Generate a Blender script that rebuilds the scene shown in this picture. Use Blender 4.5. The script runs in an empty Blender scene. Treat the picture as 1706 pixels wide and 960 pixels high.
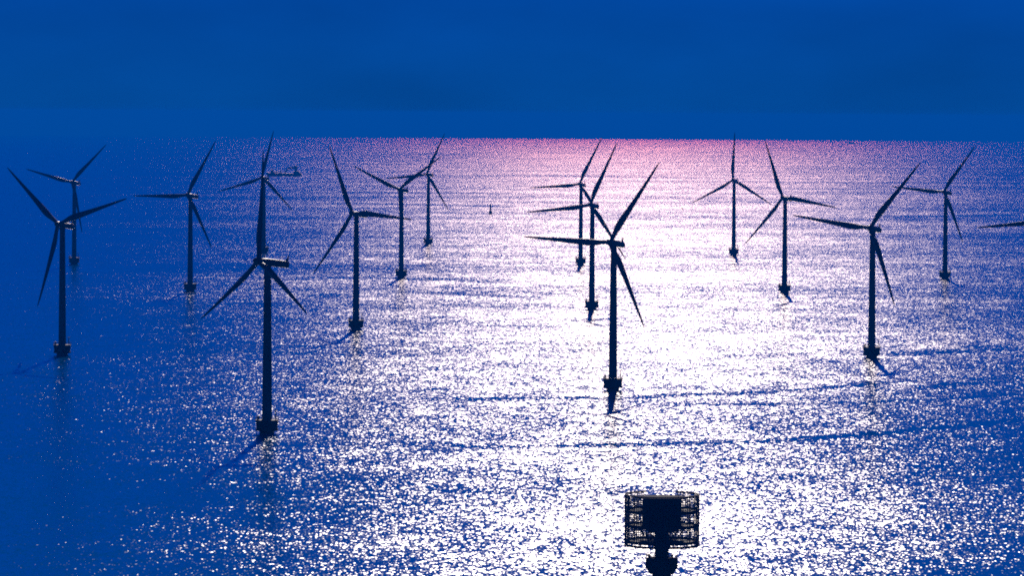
import bpy, bmesh, math, random
from mathutils import Matrix, Vector, Euler

S = bpy.context.scene
C = S.collection
R = math.radians
random.seed(4)

# ------------------------------------------------------------------ camera
CAM_H = 127.53
cam_d = bpy.data.cameras.new("camera")
cam = bpy.data.objects.new("camera", cam_d)
C.objects.link(cam)
S.camera = cam
cam_d.sensor_width = 36.0
cam_d.lens = 7241.455 / 1706.0 * 36.0
cam_d.clip_start = 5.0
cam_d.clip_end = 250000.0
_p, _r = R(2.3096), R(0.3475)
_up0 = Vector((0, math.sin(_p), math.cos(_p)))
_rt0 = Vector((1, 0, 0))
_rt = _rt0 * math.cos(_r) + _up0 * math.sin(_r)
_up = _up0 * math.cos(_r) - _rt0 * math.sin(_r)
_bk = _rt.cross(_up)
cam.matrix_world = Matrix(((_rt.x, _up.x, _bk.x, 0), (_rt.y, _up.y, _bk.y, 0),
                           (_rt.z, _up.z, _bk.z, CAM_H), (0, 0, 0, 1)))

# ------------------------------------------------------------------ sky, sun, exposure
SUN_EL, SUN_AZ = 23.0, 1.7          # degrees above the horizon, degrees right of +Y
SKY_STRENGTH = 0.10
SUN_STRENGTH = 3.5
world = bpy.data.worlds.new("World")
S.world = world
world.use_nodes = True
wt = world.node_tree
wt.nodes.clear()
w_out = wt.nodes.new("ShaderNodeOutputWorld")
w_bg = wt.nodes.new("ShaderNodeBackground")
w_sky = wt.nodes.new("ShaderNodeTexSky")
w_sky.sky_type = 'NISHITA'
w_sky.sun_disc = False
w_sky.sun_elevation = R(SUN_EL)
w_sky.sun_rotation = R(SUN_AZ)
w_sky.altitude = 100
w_sky.air_density = 1.0
w_sky.dust_density = 0.0
w_sky.ozone_density = 6.0
w_tint = wt.nodes.new("ShaderNodeMix")
w_tint.data_type = 'RGBA'
w_tint.blend_type = 'MULTIPLY'
w_tint.inputs[0].default_value = 1.0
SKY_TINT = (0.001, 0.075, 0.445, 1)
w_tint.inputs[7].default_value = SKY_TINT
wt.links.new(w_sky.outputs[0], w_tint.inputs[6])
# thin, barely visible cloud layers low over the horizon
w_tc = wt.nodes.new("ShaderNodeTexCoord")
w_map = wt.nodes.new("ShaderNodeMapping")
w_map.inputs['Scale'].default_value = (9, 9, 26)
w_no = wt.nodes.new("ShaderNodeTexNoise")
w_no.inputs['Scale'].default_value = 1.0
w_no.inputs['Detail'].default_value = 5.0
w_mr = wt.nodes.new("ShaderNodeMapRange")
w_mr.inputs[1].default_value = 0.3
w_mr.inputs[2].default_value = 0.7
w_mr.inputs[3].default_value = 0.80
w_mr.inputs[4].default_value = 1.12
w_mul = wt.nodes.new("ShaderNodeVectorMath")
w_mul.operation = 'SCALE'
wt.links.new(w_tc.outputs['Generated'], w_map.inputs[0])
wt.links.new(w_map.outputs[0], w_no.inputs['Vector'])
wt.links.new(w_no.outputs[0], w_mr.inputs[0])
wt.links.new(w_tint.outputs[2], w_mul.inputs[0])
wt.links.new(w_mr.outputs[0], w_mul.inputs['Scale'])
wt.links.new(w_mul.outputs[0], w_bg.inputs[0])
w_bg.inputs[1].default_value = SKY_STRENGTH
wt.links.new(w_bg.outputs[0], w_out.inputs[0])

sun_d = bpy.data.lights.new("sun", 'SUN')
sun_d.energy = SUN_STRENGTH
sun_d.angle = R(0.53)
sun_d.color = (1.0, 0.935, 0.83)
sun = bpy.data.objects.new("sun", sun_d)
C.objects.link(sun)
_sd = Vector((math.sin(R(SUN_AZ)) * math.cos(R(SUN_EL)), math.cos(R(SUN_AZ)) * math.cos(R(SUN_EL)), math.sin(R(SUN_EL))))
sun.rotation_euler = _sd.to_track_quat('Z', 'Y').to_euler()
sun.location = (0, 0, 400)

S.view_settings.view_transform = 'Standard'
S.view_settings.look = 'None'
S.view_settings.exposure = 0.0
S.view_settings.gamma = 1.0
S.view_settings.use_curve_mapping = False
S.cycles.use_denoising = False
S.cycles.use_adaptive_sampling = False
S.cycles.filter_width = 1.9
S.cycles.max_bounces = 4
S.cycles.diffuse_bounces = 2
S.cycles.glossy_bounces = 2
S.cycles.volume_bounces = 0
S.cycles.sample_clamp_direct = 5.5
S.cycles.caustics_reflective = False
S.cycles.caustics_refractive = False

R_EARTH = 7.433e6                    # with refraction


def sea_z(x, y):
    return -(x * x + y * y) / (2 * R_EARTH)


# ------------------------------------------------------------------ helpers
def link(name, me, mat=None, parent=None):
    o = bpy.data.objects.new(name, me)
    C.objects.link(o)
    if mat:
        me.materials.append(mat)
    if parent:
        o.parent = parent
    return o


def from_bm(name, bm, mat=None, parent=None, smooth=None):
    bmesh.ops.recalc_face_normals(bm, faces=bm.faces)
    me = bpy.data.meshes.new(name)
    bm.to_mesh(me)
    bm.free()
    if smooth is not None:
        me.polygons.foreach_set("use_smooth", [True] * len(me.polygons))
        me.set_sharp_from_angle(angle=R(smooth))
    return link(name, me, mat, parent)


def add_lathe(bm, prof, n=32, cap=True, c=(0, 0), M=None):
    rings = []
    for r, z in prof:
        rings.append([bm.verts.new((c[0] + r * math.cos(2 * math.pi * k / n), c[1] + r * math.sin(2 * math.pi * k / n), z)) for k in range(n)])
    for a, b in zip(rings, rings[1:]):
        for k in range(n):
            bm.faces.new((a[k], a[(k + 1) % n], b[(k + 1) % n], b[k]))
    if cap:
        bm.faces.new(rings[0][::-1])
        bm.faces.new(rings[-1])
    if M is not None:
        for rg in rings:
            for v in rg:
                v.co = M @ v.co


def add_tube(bm, pts, r, n=6, closed=False):
    pts = [Vector(p) for p in pts]
    rings = []
    m = len(pts)
    for i, p in enumerate(pts):
        if closed:
            d = pts[(i + 1) % m] - pts[i - 1]
        else:
            d = pts[min(i + 1, m - 1)] - pts[max(i - 1, 0)]
        d.normalize()
        a = Vector((0, 0, 1)) if abs(d.z) < 0.9 else Vector((1, 0, 0))
        u = d.cross(a).normalized()
        v = d.cross(u).normalized()
        rings.append([bm.verts.new(p + u * r * math.cos(2 * math.pi * k / n) + v * r * math.sin(2 * math.pi * k / n)) for k in range(n)])
    for i in range(m if closed else m - 1):
        a, b = rings[i], rings[(i + 1) % m]
        for k in range(n):
            bm.faces.new((a[k], a[(k + 1) % n], b[(k + 1) % n], b[k]))
    if not closed:
        bm.faces.new(rings[0])
        bm.faces.new(rings[-1][::-1])


def add_ring(bm, rad, z, r, n=48, k=6, a0=0.0, a1=2 * math.pi, c=(0, 0)):
    full = abs(a1 - a0 - 2 * math.pi) < 1e-6
    cnt = n if full else n + 1
    pts = [(c[0] + rad * math.cos(a0 + (a1 - a0) * i / n), c[1] + rad * math.sin(a0 + (a1 - a0) * i / n), z) for i in range(cnt)]
    add_tube(bm, pts, r, k, closed=full)


def add_box(bm, x0, x1, y0, y1, z0, z1, M=None):
    vs = [bm.verts.new((x, y, z)) for x in (x0, x1) for y in (y0, y1) for z in (z0, z1)]
    for f in ((0, 1, 3, 2), (4, 6, 7, 5), (0, 4, 5, 1), (2, 3, 7, 6), (0, 2, 6, 4), (1, 5, 7, 3)):
        bm.faces.new([vs[i] for i in f])
    if M is not None:
        for v in vs:
            v.co = M @ v.co
    return vs


def add_loft(bm, sections, cap=True):
    rings = [[bm.verts.new(p) for p in s] for s in sections]
    n = len(rings[0])
    for a, b in zip(rings, rings[1:]):
        for k in range(n):
            bm.faces.new((a[k], a[(k + 1) % n], b[(k + 1) % n], b[k]))
    if cap:
        bm.faces.new(rings[0][::-1])
        bm.faces.new(rings[-1])


def tag(o, label, cat, group=None, kind=None):
    o['label'] = label
    o['category'] = cat
    if group:
        o['group'] = group
    if kind:
        o['kind'] = kind
    return o


def thing(name, label, cat, loc, group=None, rotz=0.0):
    o = bpy.data.objects.new(name, None)
    o.empty_display_size = 2
    C.objects.link(o)
    o.location = loc
    o.rotation_euler = (0, 0, rotz)
    return tag(o, label, cat, group)


# ------------------------------------------------------------------ materials
def paint(name, col, rough, var=0.25, scale=0.6, spec=0.5, metal=0.0, streak=True):
    m = bpy.data.materials.new(name)
    m.use_nodes = True
    nt = m.node_tree
    b = nt.nodes["Principled BSDF"]
    tc = nt.nodes.new("ShaderNodeTexCoord")
    mp = nt.nodes.new("ShaderNodeMapping")
    mp.inputs['Scale'].default_value = (scale, scale, scale * (0.15 if streak else 1.0))
    no = nt.nodes.new("ShaderNodeTexNoise")
    no.inputs['Scale'].default_value = 1.0
    no.inputs['Detail'].default_value = 6.0
    mr = nt.nodes.new("ShaderNodeMapRange")
    mr.inputs[1].default_value = 0.3
    mr.inputs[2].default_value = 0.7
    mr.inputs[3].default_value = 1 - var
    mr.inputs[4].default_value = 1 + var
    mx = nt.nodes.new("ShaderNodeVectorMath")
    mx.operation = 'SCALE'
    mx.inputs[0].default_value = col
    nt.links.new(tc.outputs['Object'], mp.inputs[0])
    nt.links.new(mp.outputs[0], no.inputs['Vector'])
    nt.links.new(no.outputs[0], mr.inputs[0])
    nt.links.new(mr.outputs[0], mx.inputs['Scale'])
    nt.links.new(mx.outputs[0], b.inputs['Base Color'])
    b.inputs['Roughness'].default_value = rough
    b.inputs['Specular IOR Level'].default_value = spec
    b.inputs['Metallic'].default_value = metal
    return m


M_TOWER = paint("backlit_dark_tower_paint", (0.034, 0.035, 0.036), 0.45, 0.18)  # real towers are light grey; backlit silhouette darkness is put into the colour
M_BLADE = paint("backlit_dark_blade_gelcoat", (0.034, 0.035, 0.036), 0.38, 0.12)  # light grey blades, colour darkened to the backlit silhouette
M_NAC = paint("backlit_dark_nacelle_paint", (0.034, 0.035, 0.036), 0.36, 0.15, spec=0.28)  # nacelle and hub likewise: backlit shade painted into the base colour
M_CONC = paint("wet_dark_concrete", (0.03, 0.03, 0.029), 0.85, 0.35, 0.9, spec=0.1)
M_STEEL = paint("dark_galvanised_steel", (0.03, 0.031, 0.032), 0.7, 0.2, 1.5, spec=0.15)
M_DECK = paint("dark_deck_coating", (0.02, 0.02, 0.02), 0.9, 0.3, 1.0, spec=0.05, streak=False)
M_HULL = paint("dark_hull_paint", (0.03, 0.035, 0.045), 0.5, 0.25, 0.2)
M_SUPER = paint("grey_ship_superstructure", (0.05, 0.055, 0.06), 0.5, 0.2, 0.2)
M_GLASS = paint("dark_window_glass", (0.01, 0.012, 0.015), 0.08, 0.05)
M_BUOY = paint("dark_red_buoy_paint", (0.06, 0.02, 0.02), 0.5, 0.25, 0.8)


# ---- water
WAKES = [
    (1661.3, 0.0829, 0.003135, 14.3, 0.75, -35, 216),
    (1935.9, 0.2028, 0.003146, 17.3, 0.70, -40, 195),
    (1930.7, -0.5632, 0.003628, 10.2, 0.50, 65, 237),
    (2181.4, 0.4963, 0.001034, 30.2, 0.70, 188, 284),
    (1837.0, 0.6101, 0.002167, 27.9, 0.60, 181, 251),
    (3022.6, -0.9305, 0.001206, 30.2, 0.60, -70, 20),
    (3319.1, -0.5167, -0.001942, 48.3, 0.60, -164, 3),
    (2964.2, -0.4961, 0.000000, 49.7, 0.70, -152, -105),
    (2675.1, 0.5001, 0.000000, 12.7, 0.50, 29, 93),
    (6002.6, -0.9869, -0.000861, 52.4, 0.70, -269, 5),
    (7079.3, -0.0354, 0.000000, 48.9, 0.60, -288, 6),
    (7428.2, 0.3654, 0.000000, 42.6, 0.35, 6, 340),
    (5091.5, 0.9098, 0.000000, 74.9, 0.60, 461, 671),
    (9250.6, 0.1429, 0.000000, 73.9, 0.50, -424, 187),
    (6587.6, -0.3108, 0.000000, 54.4, 0.50, 266, 485),
]   # (a, b, c, halfwidth, depth, x0, x1): y = a + b x + c x^2 (metres)
def sea_material():
    m = bpy.data.materials.new("sea_water")
    m.use_nodes = True
    nt = m.node_tree
    N, L = nt.nodes, nt.links
    b = N["Principled BSDF"]

    def math_(op, a, b_=None, clamp=False):
        n = N.new("ShaderNodeMath")
        n.operation = op
        n.use_clamp = clamp
        for i, v in enumerate((a, b_)):
            if v is None:
                continue
            if isinstance(v, (int, float)):
                n.inputs[i].default_value = v
            else:
                L.new(v, n.inputs[i])
        return n.outputs[0]

    geo = N.new("ShaderNodeNewGeometry")

    def noise(sx, sy, detail=1.0, rot=0.0, rough=0.5, off=(0, 0, 0)):
        mp = N.new("ShaderNodeMapping")
        mp.vector_type = 'POINT'
        mp.inputs['Rotation'].default_value = (0, 0, R(rot))
        mp.inputs['Location'].default_value = off
        mp.inputs['Scale'].default_value = (1.0 / sx, 1.0 / sy, 0.0)
        L.new(geo.outputs['Position'], mp.inputs[0])
        no = N.new("ShaderNodeTexNoise")
        no.inputs['Scale'].default_value = 1.0
        no.inputs['Detail'].default_value = detail
        no.inputs['Roughness'].default_value = rough
        L.new(mp.outputs[0], no.inputs['Vector'])
        return no

    def vmath(op, a, b_=None, scale=None):
        n = N.new("ShaderNodeVectorMath")
        n.operation = op
        for i, v in enumerate((a, b_)):
            if v is None:
                continue
            if isinstance(v, tuple):
                n.inputs[i].default_value = v
            else:
                L.new(v, n.inputs[i])
        if scale is not None:
            if isinstance(scale, (int, float)):
                n.inputs['Scale'].default_value = scale
            else:
                L.new(scale, n.inputs['Scale'])
        return n.outputs[0]

    total = None
    for sx, sy, det, amp in SLOPES:
        no = noise(sx, sy, det)
        v = vmath('SUBTRACT', no.outputs['Color'], (0.5, 0.5, 0.5))
        v = vmath('SCALE', v, scale=amp)
        total = v if total is None else vmath('ADD', total, v)
    # wind patches: calmer and rougher areas
    pn = noise(500, 260, 3.0, off=(3.1, 7.7, 0))
    mr = N.new("ShaderNodeMapRange")
    mr.inputs[1].default_value = 0.32
    mr.inputs[2].default_value = 0.62
    mr.inputs[3].default_value = 0.90
    mr.inputs[4].default_value = 1.05
    L.new(pn.outputs[0], mr.inputs[0])
    gain = mr.outputs[0]
    # slicks and old wakes crossing the water
    sep = N.new("ShaderNodeSeparateXYZ")
    L.new(geo.outputs['Position'], sep.inputs[0])
    wind = N.new("ShaderNodeMapRange")               # the breeze freshens away from the beacon tower
    wind.inputs[1].default_value = 950.0
    wind.inputs[2].default_value = 2000.0
    wind.inputs[3].default_value = 0.84
    wind.inputs[4].default_value = 1.0
    L.new(sep.outputs[1], wind.inputs[0])
    gain = math_('MULTIPLY', gain, wind.outputs[0])
    wob = math_('MULTIPLY', math_('SUBTRACT', noise(60, 60, 4.0).outputs[0], 0.5), 60.0)
    brk = noise(45, 25, 3.0, off=(9, 2, 0)).outputs[0]
    fine = N.new("ShaderNodeMapRange")               # the slicks are ragged, broken by wavelets
    fine.inputs[1].default_value = 0.40
    fine.inputs[2].default_value = 0.62
    L.new(noise(3.0, 7.0, 2.0, off=(5, 1, 0)).outputs[0], fine.inputs[0])
    brk = math_('MULTIPLY', brk, math_('ADD', math_('MULTIPLY', fine.outputs[0], 0.9), 0.1))
    for (a, b1, c2, hw, dep, x0, x1) in WAKES:
        yc = math_('ADD', math_('MULTIPLY', math_('ADD', math_('MULTIPLY', sep.outputs[0], c2), b1), sep.outputs[0]), a)
        d = math_('ABSOLUTE', math_('ADD', math_('SUBTRACT', sep.outputs[1], yc), math_('MULTIPLY', wob, hw / 20.0)))
        k = math_('SUBTRACT', 1.0, math_('DIVIDE', d, hw), clamp=True)
        e0 = math_('DIVIDE', math_('SUBTRACT', sep.outputs[0], x0), 25.0, clamp=True)
        e1 = math_('DIVIDE', math_('SUBTRACT', x1, sep.outputs[0]), 25.0, clamp=True)
        k = math_('MULTIPLY', math_('MULTIPLY', k, e0), e1)
        k = math_('MULTIPLY', k, math_('MULTIPLY', brk, 2.0 * dep))
        gain = math_('MULTIPLY', gain, math_('SUBTRACT', 1.0, math_('MINIMUM', k, 0.9)))
    rough = math_('MULTIPLY', math_('ADD', math_('MULTIPLY', gain, 0.6), 0.4), WATER_ROUGH)
    total = vmath('SCALE', total, scale=gain)
    total = vmath('MULTIPLY', total, (1.0, 1.0, 0.0))
    nrm = vmath('NORMALIZE', vmath('ADD', total, geo.outputs['Normal']))
    # water body (diffuse up-welling light) under a Fresnel reflection
    N.remove(b)
    df = N.new("ShaderNodeBsdfDiffuse")
    df.inputs['Color'].default_value = WATER_COL
    gl = N.new("ShaderNodeBsdfGlossy")
    gl.distribution = 'BECKMANN'
    gl.inputs['Color'].default_value = (1, 1, 1, 1)
    L.new(rough, gl.inputs['Roughness'])
    fr = N.new("ShaderNodeFresnel")
    fr.inputs['IOR'].default_value = 1.333
    mx = N.new("ShaderNodeMixShader")
    L.new(nrm, gl.inputs['Normal'])
    L.new(nrm, fr.inputs['Normal'])
    L.new(fr.outputs[0], mx.inputs[0])
    L.new(df.outputs[0], mx.inputs[1])
    L.new(gl.outputs[0], mx.inputs[2])
    L.new(mx.outputs[0], N["Material Output"].inputs['Surface'])
    return m


SLOPES = [(0.7, 2.0, 0.0, 0.38), (1.9, 4.6, 1.0, 0.31), (22.0, 30.0, 2.0, 0.13)]
WATER_COL = (0.0, 0.12, 0.33, 1)
WATER_ROUGH = 0.25

# ------------------------------------------------------------------ sea (curved like the earth) and haze
SEA_R = 52000.0
rads = [0.0] + [40.0 * (SEA_R / 40.0) ** (i / 139.0) for i in range(140)]
NS = 192
bm = bmesh.new()
prev = None
for r in rads:
    if r == 0:
        ring = [bm.verts.new((0, 0, 0))]
    else:
        ring = [bm.verts.new((r * math.cos(2 * math.pi * k / NS), r * math.sin(2 * math.pi * k / NS), sea_z(r, 0))) for k in range(NS)]
    if prev is not None:
        for k in range(NS):
            k2 = (k + 1) % NS
            if len(prev) == 1:
                bm.faces.new((prev[0], ring[k], ring[k2]))
            else:
                bm.faces.new((prev[k], ring[k], ring[k2], prev[k2]))
    prev = ring
M_SEA = sea_material()
sea = from_bm("water", bm, M_SEA, smooth=180)
sea['kind'] = 'structure'

HAZE_DENSITY = 6.2e-5
HAZE_COL = (0.0, 0.215, 1.0, 1)
HAZE_ABS = (0.70, 0.004, 0.0, 1)
hz = bpy.data.materials.new("sea_haze")
hz.use_nodes = True
hz.node_tree.nodes.clear()
h_out = hz.node_tree.nodes.new("ShaderNodeOutputMaterial")
h_v = hz.node_tree.nodes.new("ShaderNodeVolumePrincipled")
h_v.inputs['Color'].default_value = HAZE_COL
h_v.inputs['Absorption Color'].default_value = HAZE_ABS
h_v.inputs['Density'].default_value = HAZE_DENSITY
h_v.inputs['Anisotropy'].default_value = 0.045
hz.node_tree.links.new(h_v.outputs[0], h_out.inputs['Volume'])
bm = bmesh.new()
HB = SEA_R + 1500
add_box(bm, -HB, HB, -HB, HB, sea_z(SEA_R, 0) - 1.0, CAM_H + 6.0)
haze = from_bm("haze", bm, hz)
haze['kind'] = 'stuff'
haze['label'] = "thin blue haze lying over the sea towards the horizon"
haze['category'] = "haze"

# ------------------------------------------------------------------ wind turbine
HUB_H, OVERHANG, TILT, BLADE_L = 68.0, 4.2, R(6.41), 44.17


def build_tower(parent):
    bm = bmesh.new()
    prof = []
    z0, z1 = 5.6, HUB_H - 2.0
    for i in range(13):
        t = i / 12
        prof.append((2.0 + (1.38 - 2.0) * t, z0 + (z1 - z0) * t))
    add_lathe(bm, prof, 32)
    for t in (0.0, 0.33, 0.67):                       # flange rings between the tower sections
        r = 2.0 + (1.38 - 2.0) * t + 0.05
        z = z0 + (z1 - z0) * t
        add_lathe(bm, [(r, z + 0.02), (r, z + 0.24)], 32)
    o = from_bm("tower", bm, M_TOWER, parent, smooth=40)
    bm = bmesh.new()
    add_box(bm, -0.5, 0.5, -2.04, -1.80, 6.3, 8.5)
    from_bm("door", bm, M_STEEL, o)
    return o


def build_base(parent):
    bm = bmesh.new()
    add_lathe(bm, [(2.9, -6.0), (2.9, 0.7), (3.2, 1.0), (4.45, 1.15), (4.55, 1.3), (4.55, 1.8), (4.25, 2.0), (4.2, 2.6), (4.3, 3.6), (4.5, 4.6), (4.6, 5.2)], 40)
    f = from_bm("foundation", bm, M_CONC, parent, smooth=40)
    bm = bmesh.new()                                   # boat landing: two fender tubes and a ladder
    for s in (-0.9, 0.9):
        add_tube(bm, [(s, -4.75, -3.0), (s, -4.75, 5.0), (s, -4.45, 5.15)], 0.17, 8)
    for z in [0.2 + 0.4 * i for i in range(12)]:
        add_tube(bm, [(-0.3, -4.72, z), (0.3, -4.72, z)], 0.03, 4)
    for s in (-0.3, 0.3):
        add_tube(bm, [(s, -4.72, -1.0), (s, -4.72, 5.1)], 0.04, 4)
    from_bm("boat_landing", bm, M_STEEL, f)
    bm = bmesh.new()
    add_lathe(bm, [(4.75, 5.204), (4.75, 5.5), (2.06, 5.56)], 40, cap=False)
    pl = from_bm("platform", bm, M_STEEL, parent, smooth=30)
    bm = bmesh.new()
    for k in range(20):
        a = 2 * math.pi * k / 20
        add_tube(bm, [(4.62 * math.cos(a), 4.62 * math.sin(a), 5.45), (4.62 * math.cos(a), 4.62 * math.sin(a), 6.6)], 0.045, 5)
    add_ring(bm, 4.62, 6.6, 0.05, 40, 5)
    add_ring(bm, 4.62, 6.05, 0.035, 40, 4)
    from_bm("railing", bm, M_STEEL, pl)
    bm = bmesh.new()                                   # davit crane
    add_tube(bm, [(3.45, -0.6, 5.48), (3.45, -0.6, 9.3)], 0.17, 8)
    add_tube(bm, [(2.75, -0.75, 9.2), (3.45, -0.6, 9.35), (4.25, -0.4, 9.3)], 0.13, 6)
    add_box(bm, 3.2, 3.7, -0.85, -0.35, 7.2, 7.9)
    from_bm("davit_crane", bm, M_STEEL, pl)
    for q in ((-3.9, -3.1, -0.9, 0.5, 5.46, 7.0), (-1.9, -1.1, 2.4, 3.4, 5.46, 6.7)):   # switchgear on the deck
        bm = bmesh.new()
        add_box(bm, *q)
        from_bm("cabinet", bm, M_STEEL, pl)


def build_nacelle(parent):
    # local frame: +X runs backwards from the rotor centre, Z up
    def sec(x, w, h, zc, n=20, p=3.2):
        out = []
        for k in range(n):
            a = 2 * math.pi * k / n
            c, s = math.cos(a), math.sin(a)
            out.append(Vector((x, w * math.copysign(abs(c) ** (2 / p), c), zc + h * math.copysign(abs(s) ** (2 / p), s))))
        return out
    bm = bmesh.new()
    add_loft(bm, [sec(1.35, 1.2, 1.25, 0.0, p=2.2), sec(2.2, 1.4, 1.4, 0.0, p=2.6), sec(3.4, 1.5, 1.5, 0.0), sec(6.0, 1.52, 1.5, 0.0, p=4),
                  sec(11.0, 1.5, 1.45, -0.05, p=4), sec(13.2, 1.42, 1.35, -0.1, p=4), sec(13.75, 1.25, 1.2, -0.1, p=4)])
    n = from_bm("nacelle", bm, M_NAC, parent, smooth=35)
    bm = bmesh.new()                                   # swept fin at the tail
    P = [(12.0, 1.2), (13.6, 1.1), (13.9, 3.3), (13.75, 3.55), (13.3, 2.3)]
    va = [bm.verts.new((x, -0.28, z)) for x, z in P]
    vb = [bm.verts.new((x, 0.28, z)) for x, z in P]
    bm.faces.new(va)
    bm.faces.new(vb[::-1])
    for k in range(len(P)):
        k2 = (k + 1) % len(P)
        bm.faces.new((va[k], va[k2], vb[k2], vb[k]))
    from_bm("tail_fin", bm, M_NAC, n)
    for y in (-0.9, 0.9):
        bm = bmesh.new()
        add_tube(bm, [(10.4, y, 1.3), (10.4, y, 2.7)], 0.05, 5)
        add_tube(bm, [(10.4, y - 0.35, 2.65), (10.4, y + 0.35, 2.65)], 0.05, 5)
        from_bm("weather_mast", bm, M_STEEL, n)
    bm = bmesh.new()                                   # yaw collar under the nacelle
    add_lathe(bm, [(1.40, -2.6), (1.55, -2.2), (1.62, -1.5)], 28, c=(OVERHANG, 0))
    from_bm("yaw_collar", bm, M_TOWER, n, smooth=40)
    return n


def build_hub(parent):
    bm = bmesh.new()
    prof = [(-2.75, 0.05), (-2.6, 0.42), (-2.2, 0.85), (-1.6, 1.25), (-0.8, 1.52), (0.0, 1.6), (0.8, 1.5), (1.33, 1.3)]
    M = Matrix(((0, 0, 1, 0), (0, 1, 0, 0), (-1, 0, 0, 0), (0, 0, 0, 1)))
    add_lathe(bm, [(r, x) for x, r in prof], 28, M=M)
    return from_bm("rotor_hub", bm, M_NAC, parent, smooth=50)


def build_blade(parent):
    # blade runs along +Z from the rotor axis; +X backwards (downwind), trailing edge towards +Y
    bm = bmesh.new()
    st = [(0.9, 2.0, 1.0, 14), (2.2, 2.0, 1.0, 14), (3.6, 2.05, 0.92, 14), (5.5, 2.45, 0.62, 13), (7.5, 2.95, 0.44, 12), (9.5, 3.25, 0.34, 10.5),
          (11.5, 3.25, 0.30, 9), (14, 3.05, 0.27, 7.5), (18, 2.65, 0.24, 5.5), (22, 2.3, 0.22, 4), (26, 1.98, 0.21, 2.8), (30, 1.68, 0.2, 1.8),
          (34, 1.4, 0.19, 1.0), (38, 1.1, 0.18, 0.4), (41, 0.86, 0.18, 0), (43, 0.58, 0.18, 0), (43.9, 0.3, 0.2, 0), (BLADE_L, 0.1, 0.3, 0)]
    secs = []
    n = 20
    for r, ch, th, tw in st:
        k_round = max(0.0, min(1.0, (6.5 - r) / 4.0))
        pre = -1.1 * (r / BLADE_L) ** 2               # prebend, upwind
        s = []
        for i in range(n):
            a = 2 * math.pi * i / n
            c = 0.5 * (1 - math.cos(a))
            yt = th * ch * (1.4845 * math.sqrt(c) - 0.63 * c - 1.758 * c * c + 1.4215 * c ** 3 - 0.518 * c ** 4)
            yy = (c - 0.30) * ch
            xx = yt if a < math.pi else -yt
            rc = ch * 0.5
            ry, rx = -rc * math.cos(a), rc * math.sin(a)
            y = yy * (1 - k_round) + ry * k_round
            x = xx * (1 - k_round) + rx * k_round
            t = R(tw)
            s.append(Vector((x * math.cos(t) - y * math.sin(t) + pre, x * math.sin(t) + y * math.cos(t), r)))
        secs.append(s)
    add_loft(bm, secs)
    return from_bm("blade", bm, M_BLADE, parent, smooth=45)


TURB = "wind turbines of the offshore wind farm"
proto = thing("wind_turbine", "prototype", "wind turbine", (0, 0, 0), TURB)
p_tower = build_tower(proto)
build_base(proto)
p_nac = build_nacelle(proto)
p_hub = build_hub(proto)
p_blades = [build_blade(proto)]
for _ in range(2):
    c = p_blades[0].copy()
    C.objects.link(c)
    c.parent = proto
    p_blades.append(c)


def dup(o, parent=None):
    c = o.copy()
    C.objects.link(c)
    if parent:
        c.parent = parent
    for ch in list(o.children):
        dup(ch, c)
    return c


def kids(o, name):
    return [c for c in o.children if c.name.split('.')[0] == name]


# name: x, y, yaw, phase (degrees), label
TURBINES = [
    (-233.9 - 0.6, 2265.0, 27.0, 71.6, "large turbine nearest the left edge, one blade pointing to the upper left"),
    (-365.6, 3625.9, 21.1, 43.9, "small distant turbine just behind the leftmost large one"),
    (-228.7, 3086.2, 26.1, 28.6, "turbine with a level blade pointing left, between the left pair and the ship"),
    (-225.8, 3946.7, 20.6, 12.8, "distant turbine whose rotor stands in front of the cargo ship"),
    (-96.8, 1719.5, 53.7, 116.3, "biggest turbine in the left half, seen side on with a bright strip on its nacelle"),
    (-91.7, 2554.7, 33.7, 94.1, "turbine left of the V rotor, one blade up and one level to the right"),
    (-86.1, 3372.9, 25.2, 53.8, "turbine with two raised blades in a wide V, third hidden along its tower"),
    (-82.1, 4239.7, 23.8, 23.8, "smallest turbine left of the buoy, its blades crossing its neighbour's raised blade"),
    (58.0, 3684.5, 19.8, 25.3, "rearmost of the three turbines in a line at the centre"),
    (52.1, 2834.6, 21.7, 22.9, "middle one of the three turbines in a line at the centre"),
    (46.8, 2003.3, 27.3, 32.4, "front and tallest of the three central turbines, above the beacon tower"),
    (202.1, 3965.7, 19.3, 0.5, "distant turbine with one blade straight up, rising from the white glare"),
    (195.9, 3123.2, 28.4, 98.9, "turbine with its long blade down to the lower left, beside the straight-up one"),
    (189.9, 2289.7, 26.7, 37.9, "biggest turbine in the right half, one blade reaching far left"),
    (340.1, 3412.7, 28.4, 34.7, "distant turbine at the right against darker blue water"),
    (310.5, 2500.0, 26.0, 23.0, "turbine cut off by the right edge, only one blade in view"),
]


def set_turbine(root, x, y, yaw, ph):
    root.location = (x, y, sea_z(x, y))
    yaw = R(yaw)
    a = Vector((-math.sin(yaw), -math.cos(yaw), 0)) * math.cos(TILT) + Vector((0, 0, math.sin(TILT)))
    back = -a
    h = Vector((0, 0, 1)).cross(a).normalized()       # horizontal in the rotor plane
    if h.x < 0:
        h = -h
    up = h.cross(a)
    if up.z < 0:
        up = -up
    hub = Vector((0, 0, HUB_H)) + a * OVERHANG

    def mat(X, Y, Z, o):
        return Matrix(((X.x, Y.x, Z.x, o.x), (X.y, Y.y, Z.y, o.y), (X.z, Y.z, Z.z, o.z), (0, 0, 0, 1)))
    Mn = mat(back, up.cross(back), up, hub)
    for nm in ("nacelle", "rotor_hub"):
        for c in kids(root, nm):
            c.matrix_local = Mn
    for k, c in enumerate(kids(root, "blade")):
        t = R(ph) + k * 2 * math.pi / 3
        Z = up * math.cos(t) + h * math.sin(t)
        Y = Z.cross(back)
        c.matrix_local = mat(back, Y, Z, hub)


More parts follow.
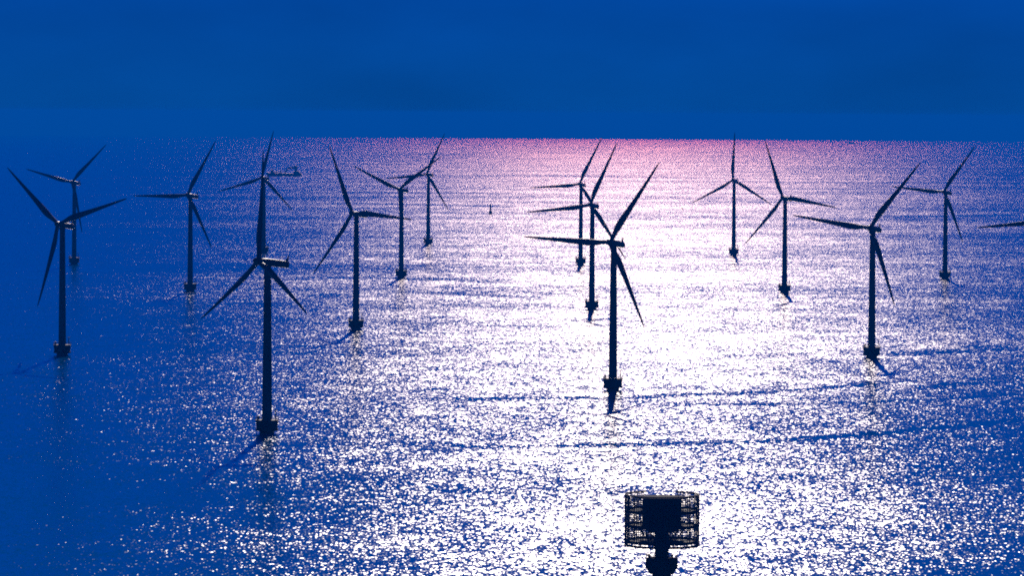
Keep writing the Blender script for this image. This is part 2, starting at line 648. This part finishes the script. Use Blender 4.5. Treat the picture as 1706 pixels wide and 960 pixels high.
for i, (x, y, yaw, ph, lab) in enumerate(TURBINES):
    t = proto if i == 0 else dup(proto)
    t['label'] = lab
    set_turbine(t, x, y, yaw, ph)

# ------------------------------------------------------------------ caged beacon tower in the foreground
BX, BY = 47.6 * 1150 / 1363.0 , 1150.0
bt = thing("beacon_tower", "dark round beacon tower with a cylindrical lattice cage on top, bottom of the photo", "beacon tower", (BX, BY, sea_z(BX, BY)))
BT_TOP, BT_BOT = 26.6, 13.1           # cage top and bottom above the sea
RC = 9.85
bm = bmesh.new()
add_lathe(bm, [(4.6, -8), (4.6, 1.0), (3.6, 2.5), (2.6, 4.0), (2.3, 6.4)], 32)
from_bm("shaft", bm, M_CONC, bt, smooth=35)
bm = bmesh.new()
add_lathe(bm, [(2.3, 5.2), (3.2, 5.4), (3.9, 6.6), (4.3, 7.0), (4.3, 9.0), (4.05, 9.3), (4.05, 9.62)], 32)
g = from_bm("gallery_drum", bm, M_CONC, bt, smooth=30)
bm = bmesh.new()
for k in range(24):
    a = 2 * math.pi * k / 24
    add_tube(bm, [(4.15 * math.cos(a), 4.15 * math.sin(a), 8.98), (4.15 * math.cos(a), 4.15 * math.sin(a), 10.75)], 0.06, 5)
for z in (9.9, 10.35, 10.75):
    add_ring(bm, 4.15, z, 0.05, 40, 5)
for k in range(5):
    a = 0.5 + 1.3 * k
    add_box(bm, 3.3 * math.cos(a) - 0.3, 3.3 * math.cos(a) + 0.3, 3.3 * math.sin(a) - 0.3, 3.3 * math.sin(a) + 0.3, 9.62, 10.3 + 0.2 * (k % 3))
from_bm("gallery_railing", bm, M_STEEL, g)
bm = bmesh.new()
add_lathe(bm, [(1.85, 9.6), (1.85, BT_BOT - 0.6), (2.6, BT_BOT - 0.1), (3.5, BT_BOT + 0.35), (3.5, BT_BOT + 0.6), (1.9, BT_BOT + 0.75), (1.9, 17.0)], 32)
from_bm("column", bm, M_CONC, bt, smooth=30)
bm = bmesh.new()
add_lathe(bm, [(3.4, 16.6), (4.9, 17.4), (5.15, 18.3), (5.15, 25.0), (4.9, 25.4), (4.9, 25.6)], 40)
d = from_bm("equipment_drum", bm, M_STEEL, bt, smooth=30)
bm = bmesh.new()
for k in range(16):
    a = 2 * math.pi * k / 16
    add_box(bm, 5.1, 5.25, -0.12, 0.12, 18.4, 24.9, Matrix.Rotation(a, 4, 'Z'))
from_bm("drum_rib", bm, M_STEEL, d)

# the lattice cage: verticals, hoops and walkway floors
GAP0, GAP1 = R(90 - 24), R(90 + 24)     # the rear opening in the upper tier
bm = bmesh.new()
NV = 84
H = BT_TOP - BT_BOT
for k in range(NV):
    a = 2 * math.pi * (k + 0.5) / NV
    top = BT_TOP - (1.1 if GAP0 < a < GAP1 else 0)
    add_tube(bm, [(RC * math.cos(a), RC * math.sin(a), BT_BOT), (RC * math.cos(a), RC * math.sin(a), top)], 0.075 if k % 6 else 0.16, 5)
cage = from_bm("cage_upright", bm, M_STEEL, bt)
bm = bmesh.new()
for i in range(25):
    z = BT_BOT + 0.35 + (H - 0.7) * i / 24
    big = i % 8 in (0, 1)
    if z > BT_TOP - 1.1:
        add_ring(bm, RC - 0.02, z, 0.1, 96, 5, GAP1, GAP0 + 2 * math.pi)
    else:
        add_ring(bm, RC - 0.02, z, 0.15 if big else 0.11, 96, 5)
add_ring(bm, RC, BT_TOP, 0.22, 96, 6, GAP1, GAP0 + 2 * math.pi)
add_ring(bm, RC, BT_BOT, 0.24, 96, 6)
from_bm("cage_hoop", bm, M_STEEL, bt)
for z, r0 in ((13.75, 6.0), (17.95, 5.5), (22.05, 5.5)):     # annular walkways
    bm = bmesh.new()
    add_lathe(bm, [(r0, z), (RC - 0.2, z), (RC - 0.2, z + 0.7), (RC - 0.35, z + 0.7), (RC - 0.35, z + 0.22), (r0, z + 0.22), (r0, z)], 64, cap=False)
    for k in range(16):
        a = 2 * math.pi * k / 16
        add_tube(bm, [(1.8 * math.cos(a), 1.8 * math.sin(a), z + 0.1), ((r0 + 0.1) * math.cos(a), (r0 + 0.1) * math.sin(a), z + 0.1)], 0.13, 5)
    from_bm("walkway", bm, M_STEEL, bt, smooth=30)
bm = bmesh.new()
for k in range(12):
    a = 2 * math.pi * (k + 0.5) / 12
    a2 = a + 2 * math.pi / 12
    add_tube(bm, [(3.3 * math.cos(a), 3.3 * math.sin(a), BT_BOT + 0.5), (6.3 * math.cos(a2), 6.3 * math.sin(a2), BT_BOT + 4.45)], 0.14, 5)
    add_tube(bm, [(7.6 * math.cos(a), 7.6 * math.sin(a), BT_BOT + 0.5), (7.6 * math.cos(a), 7.6 * math.sin(a), BT_TOP - 1.2)], 0.12, 5)
from_bm("brace", bm, M_STEEL, bt)
bm = bmesh.new()
add_lathe(bm, [(6.6, 25.62), (6.6, 25.92)], 48)
add_box(bm, -3.6, 3.6, 4.2, 9.6, 25.3, 25.55)
from_bm("top_deck", bm, M_DECK, bt, smooth=30)
bm = bmesh.new()
add_tube(bm, [(4.6, 7.6, 25.9), (4.6, 7.6, 29.2)], 0.09, 5)
add_tube(bm, [(3.4, 8.4, 25.5), (3.4, 8.4, 28.1)], 0.06, 5)
add_tube(bm, [(4.2, 7.6, 28.9), (5.0, 7.6, 28.9)], 0.06, 5)
from_bm("antenna", bm, M_STEEL, bt)

# ------------------------------------------------------------------ cargo ship with deck crane
SX, SY = -472.0, 8977.0
ship = thing("cargo_ship", "long low work ship with a crane on its stern, behind a distant left turbine", "ship", (SX, SY, sea_z(SX, SY)))
bm = bmesh.new()
xs = [(-37, 0.4, 6.6, 4.5), (-34, 3.2, 6.4, 0), (-28, 6.5, 6.1, -1.5), (-15, 7.5, 5.8, -1.5), (20, 7.5, 5.8, -1.5), (32, 7.3, 5.9, -1.5), (36, 6.5, 6.1, 0.2)]
add_loft(bm, [[Vector((x, -w, zt)), Vector((x, w, zt)), Vector((x, w * 0.8, zb)), Vector((x, -w * 0.8, zb))] for x, w, zt, zb in xs])
from_bm("hull", bm, M_HULL, ship)
bm = bmesh.new()
add_box(bm, -28.5, -20, -5, 5, 5.7, 8.8)
add_box(bm, -27, -22.5, -4, 4, 8.4, 11.6)
add_box(bm, -26.2, -23.5, -5.5, 5.5, 11.6, 13.2)
w = from_bm("wheelhouse", bm, M_SUPER, ship)
bm = bmesh.new()
add_box(bm, -27.03, -22.47, -3.6, 3.6, 9.7, 10.8)
add_box(bm, -26.23, -23.47, -5.1, 5.1, 12.2, 12.9)
from_bm("window", bm, M_GLASS, w)
bm = bmesh.new()
add_tube(bm, [(-24.5, 0, 13.1), (-24.5, 0, 17.5)], 0.3, 6)
add_tube(bm, [(-24.5, -2, 15.5), (-24.5, 2, 15.5)], 0.2, 5)
from_bm("mast", bm, M_STEEL, w)
bm = bmesh.new()
for x, hgt in ((-18.0, 8.2), (-14.2, 9.8), (-9.8, 8.0), (-6.4, 10.6)):
    add_box(bm, x - 1.2, x + 1.0, -3, 3, 4.5, hgt)
from_bm("deck_housing", bm, M_HULL, ship)
bm = bmesh.new()
add_box(bm, 19.5, 32, -5.5, 5.5, 5.6, 10.0)
add_box(bm, 22, 29, -4.5, 4.5, 9.2, 10.8)
from_bm("aft_house", bm, M_SUPER, ship)
bm = bmesh.new()
add_tube(bm, [(24.5, 0, 10.7), (24.5, 0, 20.5)], 2.0, 10)
add_box(bm, 21.5, 27.0, -1.8, 1.8, 17.5, 21.3)
add_tube(bm, [(23.5, 0, 17.0), (8.0, 0, 16.0)], 1.7, 8)
add_tube(bm, [(8.8, 0, 16.3), (0.5, 0, 5.4)], 1.3, 8)
add_tube(bm, [(24, 0, 21.0), (9.5, 0, 16.0)], 0.25, 5)
from_bm("crane", bm, M_HULL, ship)

# ------------------------------------------------------------------ buoys and far vessel
def buoy(x, y, sc, label, tall):
    b = thing("navigation_buoy", label, "buoy", (x, y, sea_z(x, y)), "navigation buoys on the water")
    bm = bmesh.new()
    add_lathe(bm, [(1.2, -1.5), (2.1, -0.4), (2.25, 1.0), (2.2, 2.6), (1.7, 3.6), (1.0, 4.1)], 24)
    hb = from_bm("float", bm, M_BUOY, b, smooth=40)
    if tall:
        bm = bmesh.new()
        add_lathe(bm, [(0.95, 4.1), (0.85, 9.8), (1.25, 10.0), (1.25, 10.4)], 16)
        from_bm("mast", bm, M_BUOY, b, smooth=40)
        bm = bmesh.new()
        add_lathe(bm, [(0.8, 10.4), (0.85, 11.8), (1.0, 11.9), (0.6, 12.6), (0.05, 12.9)], 16)
        from_bm("lantern", bm, M_STEEL, b, smooth=40)
    else:
        bm = bmesh.new()
        add_tube(bm, [(0, 0, 4.0), (0, 0, 5.6)], 0.4, 8)
        add_tube(bm, [(0, 0, 5.4), (0, 0, 6.4)], 0.8, 8)
        from_bm("topmark", bm, M_STEEL, b)
    b.scale = (sc, sc, sc)


buoy(-28.2, 5565.0, 1.0, "tall slim dark buoy with a round float, on the lit water left of centre", True)
buoy(230.6, 5907.0, 0.45, "tiny dark buoy in the white glare left of the straight-up turbine", False)

FX, FY = 2047.0, 26200.0
fv = thing("far_ship", "tiny dark ship on the horizon between the two rightmost distant turbines", "ship", (FX, FY, sea_z(FX, FY)))
bm = bmesh.new()
xs = [(-30, 0.5, 7.0, 3), (-24, 5, 6.4, -1), (20, 6, 6.0, -1), (30, 5, 6.4, 0)]
add_loft(bm, [[Vector((x, -w, zt)), Vector((x, w, zt)), Vector((x, w * 0.8, zb)), Vector((x, -w * 0.8, zb))] for x, w, zt, zb in xs])
from_bm("hull", bm, M_HULL, fv)
bm = bmesh.new()
add_box(bm, -18, -6, -4.5, 4.5, 6.2, 13.0)
add_box(bm, -15, -8, -4, 4, 13.0, 16.0)
from_bm("wheelhouse", bm, M_HULL, fv)
